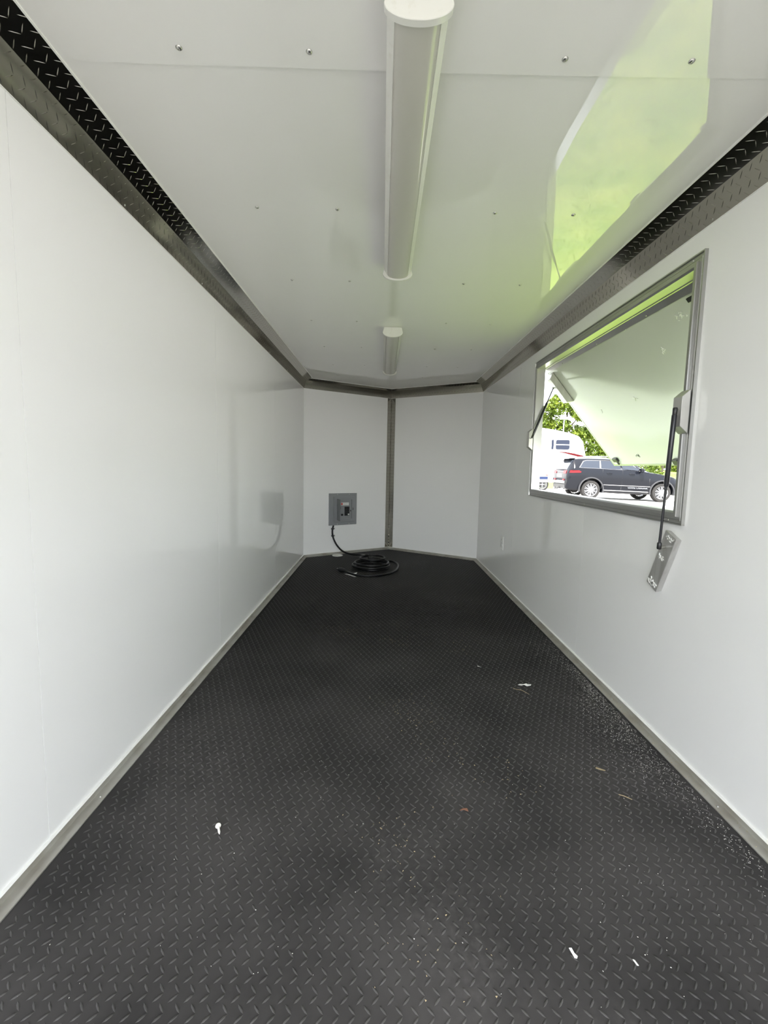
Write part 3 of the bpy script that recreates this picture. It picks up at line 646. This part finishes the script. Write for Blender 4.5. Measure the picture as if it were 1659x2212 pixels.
def wheel(parent, loc, rad, wid, rz, nsp, name='wheel'):
    """axis along local y, outer face at -y"""
    e = empty(name, loc, rz); e.parent = parent
    rim = rad * .70
    prof = [(rim * .97, wid * .42), (rim, wid * .48), (rad * .93, wid * .5), (rad * .985, wid * .40), (rad, wid * .25), (rad, -wid * .25), (rad * .985, -wid * .40), (rad * .93, -wid * .5), (rim, -wid * .48), (rim * .97, -wid * .42)]
    n = 40; rings = [[(r * math.cos(2 * math.pi * k / n), y, r * math.sin(2 * math.pi * k / n)) for k in range(n)] for r, y in prof]
    MB().loft(rings + [rings[0]], False).build('tire', M['tire'], e, 40)
    b = MB(); prof = [(.97 * rim, -wid * .44), (rim, -wid * .46), (rim * 1.0, -wid * .40), (rim * .93, -wid * .36), (rim * .92, wid * .40), (rim * .97, wid * .42)]
    rings = [[(r * math.cos(2 * math.pi * k / n), y, r * math.sin(2 * math.pi * k / n)) for k in range(n)] for r, y in prof]
    b.loft(rings + [rings[0]], False)
    for k in range(nsp):
        for s in (-1, 1):
            a0 = 2 * math.pi * k / nsp; a1 = a0 + s * .20
            p = Vector((math.cos(a0 + s * .10), 0, math.sin(a0 + s * .10))) * rim * .16; q = Vector((math.cos(a1), 0, math.sin(a1))) * rim * .96
            d = (q - p).normalized(); c = Vector((-d.z, 0, d.x)) * rim * .042
            b.loft([[p + c + Vector((0, y, 0)), p - c + Vector((0, y, 0)), q - c + Vector((0, y, 0)), q + c + Vector((0, y, 0))] for y in (-wid * .42, -wid * .30)])
    b.tube([(0, -wid * .45, 0), (0, -wid * .28, 0)], rim * .22, 16); b.build('rim', M['rim'], e, 35)
    MB().tube([(0, -wid * .1, 0), (0, wid * .1, 0)], rim * .80, 24).build('brake_disc', M['dark_gap'], e)
    return e
wz = .36
for x in (7.9, 8.85):
    e = empty('wheel', rvp(x, RO.z + wz, 25.12)); bpy.data.objects.remove(e)
    wheel(rv, rvp(x, RO.z + wz, 25.14), wz, .22, 0, 4)

# ---- dark SUV
M['paint'] = mat('dark_blue_black_paint', (.006, .0068, .0095), .14, .0, .15)
M['glass'] = mat('dark_tinted_glass', (.018, .022, .03), .08, 0, .2); M['chrome'] = mat('chrome_trim', (.42, .42, .43), .25, 1.)
M['clad'] = mat('black_lower_cladding', (.02, .02, .022), .5); M['tail'] = mat('red_tail_lamp', (.16, .003, .005), .3, 0, .2); M['plate_w'] = mat('pale_number_plate', (.62, .64, .55), .4)
aS = R_(-2.0); pit = R_(1.38)
fx, fy = math.cos(aS), math.sin(aS)
rearR = Vector((8.622, 18.703, .2043))                      # outer face centre of the rear right wheel
WR = .385
sv_ = empty('suv', (0, 0, 0)); tag(sv_, 'dark blue-black car seen through the window, parked on the gravel', 'car')
lo_ = Vector((-fy, fx, 0)) * .965
sv_.location = rearR + lo_ - Vector((0, 0, WR)); sv_.rotation_euler = (0, pit, aS)
# stations: x, z bottom, half width sill / widest / belt, z belt, z top edge, half width top edge, z top
ST = [(-1.00, .46, .70, .78, .74, .93, .96, .70, .97), (-.985, .40, .78, .88, .84, 1.02, 1.08, .78, 1.09), (-.93, .36, .84, .93, .90, 1.16, 1.22, .80, 1.24), (-.80, .34, .88, .955, .925, 1.245, 1.44, .73, 1.46), (-.66, .33, .90, .965, .93, 1.275, 1.635, .65, 1.675),
      (-.50, .33, .90, .97, .93, 1.28, 1.655, .64, 1.705), (-.10, .30, .90, .97, .93, 1.275, 1.675, .645, 1.735), (.5, .28, .91, .97, .93, 1.27, 1.69, .65, 1.755), (1.1, .27, .91, .97, .93, 1.262, 1.685, .65, 1.75), (1.50, .27, .91, .97, .93, 1.255, 1.655, .645, 1.715),
      (1.75, .27, .91, .97, .93, 1.245, 1.545, .675, 1.595), (2.10, .27, .91, .97, .93, 1.225, 1.355, .74, 1.395), (2.36, .28, .91, .97, .92, 1.195, 1.215, .80, 1.245), (2.9, .30, .90, .975, .90, 1.13, 1.155, .74, 1.185), (3.35, .30, .88, .965, .86, 1.05, 1.085, .68, 1.115),
      (3.60, .30, .83, .90, .80, .96, 1.00, .62, 1.03), (3.74, .30, .74, .80, .72, .82, .86, .55, .88), (3.79, .34, .62, .66, .60, .70, .72, .48, .73)]
def section(s):
    x, zb, ws, wm, wb_, zbl, zte, wte, zt = s; zm = zb + (zbl - zb) * .55
    h_ = [(0, zb), (ws - .06, zb), (ws, zb + .06), (wm, zm), (wm - .004, zm + (zbl - zm) * .55), (wb_, zbl), (wte, zte), (wte * .72, zte + (zt - zte) * .72), (0, zt)]
    full = h_ + [(-y, z) for y, z in h_[-2:0:-1]]
    return [(x, y, z) for y, z in full]
tmp = MB().loft([section(s) for s in ST]).build('suv_body_raw', None)
bm = bmesh.new(); bm.from_mesh(tmp.data); bmesh.ops.triangulate(bm, faces=[f for f in bm.faces if len(f.verts) > 4]); bm.to_mesh(tmp.data); bm.free()
cutters = []
for x in (0, 2.915):
    for s in (-1, 1):
        c = MB().tube([(x, s * .58, WR + .01), (x, s * 1.2, WR + .01)], .475, 36).build('cut', None); cutters.append(c)
        md = tmp.modifiers.new('b', 'BOOLEAN'); md.object = c; md.operation = 'DIFFERENCE'; md.solver = 'EXACT'
dg = bpy.context.evaluated_depsgraph_get(); me = bpy.data.meshes.new_from_object(tmp.evaluated_get(dg))
for c in cutters + [tmp]: bpy.data.objects.remove(c)
me.materials.clear()
link('body', me, M['paint'], sv_, 32)
sx = np.array([s[0] for s in ST])
def itp(x, k): return float(np.interp(x, sx, [s[k] for s in ST]))
def side_y(x, z):
    zb, ws, wm, wb_, zbl, zte, wte = [itp(x, k) for k in range(1, 8)]; zm = zb + (zbl - zb) * .55
    return float(np.interp(z, [zb, zb + .06, zm, zm + (zbl - zm) * .55, zbl, zte], [ws - .06, ws, wm, wm - .004, wb_, wte]))
def skin(poly, off, th, sgn, sub=3):
    """polygon (x,z) laid on the car's side, sgn = -1 right side, +1 left"""
    P = []
    for i, p in enumerate(poly):
        q = poly[(i + 1) % len(poly)]
        for k in range(sub): P.append((p[0] + (q[0] - p[0]) * k / sub, p[1] + (q[1] - p[1]) * k / sub))
    return MB().loft([[(x, sgn * (side_y(x, z) + o), z) for x, z in P] for o in (off - th, off)])
WIN = {'quarter_window': [(-.50, 1.305), (-.20, 1.30), (.30, 1.295), (.34, 1.60), (-.18, 1.59), (-.30, 1.55)],
       'rear_door_window': [(.37, 1.295), (1.17, 1.285), (1.15, 1.615), (.41, 1.605)],
       'front_door_window': [(1.24, 1.285), (2.02, 1.262), (1.96, 1.30), (1.60, 1.535), (1.46, 1.60), (1.22, 1.615)]}
def grow(poly, d):
    cx_ = sum(p[0] for p in poly) / len(poly); cz_ = sum(p[1] for p in poly) / len(poly)
    return [(p[0] + d * np.sign(p[0] - cx_), p[1] + d * np.sign(p[1] - cz_)) for p in poly]
for sg in (-1, 1):
    allw = [(-.545, 1.288), (.3, 1.278), (1.2, 1.268), (2.06, 1.243), (2.03, 1.275), (1.62, 1.558), (1.47, 1.628), (.5, 1.632), (-.18, 1.612), (-.33, 1.57)]
    skin(allw, .010, .012, sg).build('window_surround', M['chrome'], sv_)
    skin([(-.52, 1.298), (.3, 1.288), (1.2, 1.278), (2.03, 1.255), (1.61, 1.545), (1.465, 1.615), (.5, 1.618), (-.18, 1.600), (-.32, 1.56)], .014, .010, sg).build('pillar_band', M['clad'], sv_)
    for nm, poly in WIN.items(): skin(poly, .019, .010, sg).build(nm, M['glass'], sv_)
    skin([(.30, 1.29), (.345, 1.29), (.40, 1.61), (.36, 1.61)], .022, .012, sg).build('window_divider', M['chrome'], sv_)
    skin([(.50, .606), (2.42, .606), (2.42, .626), (.50, .626)], .012, .015, sg, 6).build('door_strip', M['chrome'], sv_)
    skin([(.50, .30), (2.42, .29), (2.42, .40), (.50, .40)], .012, .03, sg, 6).build('sill_cladding', M['clad'], sv_)
    skin([(.50, .385), (2.42, .378), (2.42, .405), (.50, .412)], .020, .015, sg, 6).build('sill_strip', M['chrome'], sv_)
    for x in (.42, 1.235, 2.36): skin([(x, .45), (x + .012, .45), (x + .02, 1.25), (x + .008, 1.25)], .0025, .006, sg, 5).build('door_gap', M['dark_gap'], sv_)
    for x in (.60, 1.52):
        MB().tube([(x, sg * (side_y(x, 1.1) + .004), 1.10), (x + .03, sg * (side_y(x, 1.1) + .035), 1.105), (x + .18, sg * (side_y(x, 1.1) + .035), 1.105), (x + .21, sg * (side_y(x, 1.1) + .004), 1.10)], .014, 8).build('door_handle', M['paint'], sv_, 60)
    mr = MB(); mr.loft([[(1.93 + dx, sg * y, 1.26 + dz) for dx, dz in ((-.02 * k, -.075 * k), (.10 * k, -.06 * k), (.14 * k, .03 * k), (.09 * k, .09 * k), (-.03 * k, .09 * k))] for y, k in ((.90, .35), (.98, .9), (1.10, 1.), (1.13, .75))])
    mr.build('door_mirror', M['paint'], sv_, 40)
    for x in (0, 2.915):
        n = 22; rings = []
        for i in range(n + 1):
            a = R_(-12 + 204 * i / n); rings.append([(x + r * math.cos(a), sg * y, WR + .01 + r * math.sin(a)) for r, y in ((.472, .93), (.472, .992), (.515, .992), (.53, .95))])
        MB().loft(rings).build('wheel_arch', M['clad'], sv_, 40)
    skin([(-.93, 1.055), (-.50, 1.075), (-.45, 1.11), (-.55, 1.17), (-.90, 1.16)], .016, .02, sg, 4).build('tail_lamp_wing', M['tail'], sv_)
    MB().tube([(-.35, sg * .60, 1.715), (-.25, sg * .60, 1.765), (.5, sg * .60, 1.80), (1.2, sg * .60, 1.785), (1.35, sg * .60, 1.74)], .018, 8).build('roof_rail', M['chrome'], sv_, 60)
# rear details
rp = lambda y, z, dx: (float(np.interp(z, [.46, .96, 1.09, 1.24, 1.46, 1.675], [-1.0, -1.0, -.985, -.93, -.80, -.66])) - dx, y, z)
def rear_patch(name, y0, y1, z0, z1, d, mt, taper=0., par=sv_):
    zs = np.linspace(z0, z1, 5); q = []
    for o_ in (-.02, d): q.append([rp(y0 + taper * i / 4, z, o_) for i, z in enumerate(zs)] + [rp(y1 - taper * i / 4, z, o_) for i, z in list(enumerate(zs))[::-1]])
    return MB().loft(q).build(name, M[mt], par)
rear_patch('rear_glass', -.70, .70, 1.20, 1.60, .012, 'glass', .08); rear_patch('tail_lamp', -.74, -.42, 1.02, 1.15, .02, 'tail'); rear_patch('tail_lamp', .42, .74, 1.02, 1.15, .02, 'tail')
rear_patch('chrome_bar', -.42, .42, 1.10, 1.13, .016, 'chrome'); rear_patch('number_plate', -.26, .26, .86, 1.00, .02, 'plate_w')
MB().loft([[(x, y, z) for x, z in ((-1.0, .72), (-1.03, .70), (-1.03, .60), (-1.0, .58))] for y in (-.68, .68)]).build('bumper_strip', M['chrome'], sv_)
MB().loft([[(x, y, z) for x, z in ((-.93, .58), (-1.015, .56), (-1.0, .40), (-.90, .38))] for y in (-.70, .70)]).build('rear_cladding', M['clad'], sv_)
for y in (-.52, .52):
    MB().tube([(-.85, y, .37), (-1.04, y, .36)], .05, 14).build('exhaust_tip', M['chrome'], sv_, 40)
    MB().box((-1.026, y - .09, .735), (-1.0, y + .09, .785)).build('reflector', M['tail'], sv_)
MB().box((-1.09, -.05, .36), (-.85, .05, .44)).build('tow_hitch', M['dark_gap'], sv_, None, .008, 1)
MB().loft([[(x, y, z) for x, z in ((-.60, 1.695), (-.86, 1.665), (-.87, 1.64), (-.62, 1.655))] for y in (-.60, .60)]).build('spoiler', M['paint'], sv_)
MB().loft([[(x, y, z + .012 * 1) for x, z in ((1.545, 1.715), (2.30, 1.275), (2.27, 1.262), (1.54, 1.69))] for y in (-.62, .62)]).build('windscreen', M['glass'], sv_)
for x, nm in ((0, 'r'), (2.915, 'f')):
    wheel(sv_, (x, -.965 + .125, WR), WR, .255, 0, 10); wheel(sv_, (x, .965 - .125, WR), WR, .255, math.pi, 10)
for sg in (-1,):
    tc = bpy.data.curves.new('lettering', 'FONT'); tc.body = 'GRAND CHEROKEE'; tc.size = .085; tc.extrude = .003; tc.space_character = 1.1
    to = bpy.data.objects.new('lettering', tc); COL.objects.link(to); dg = bpy.context.evaluated_depsgraph_get()
    me = bpy.data.meshes.new_from_object(to.evaluated_get(dg)); bpy.data.objects.remove(to)
    o = link('lettering', me, M['chrome'], sv_); tag(o, kind='stuff'); o.location = (1.52, -(side_y(1.8, .52) + .007), .515); o.rotation_euler = (math.pi / 2 - .10, 0, 0)
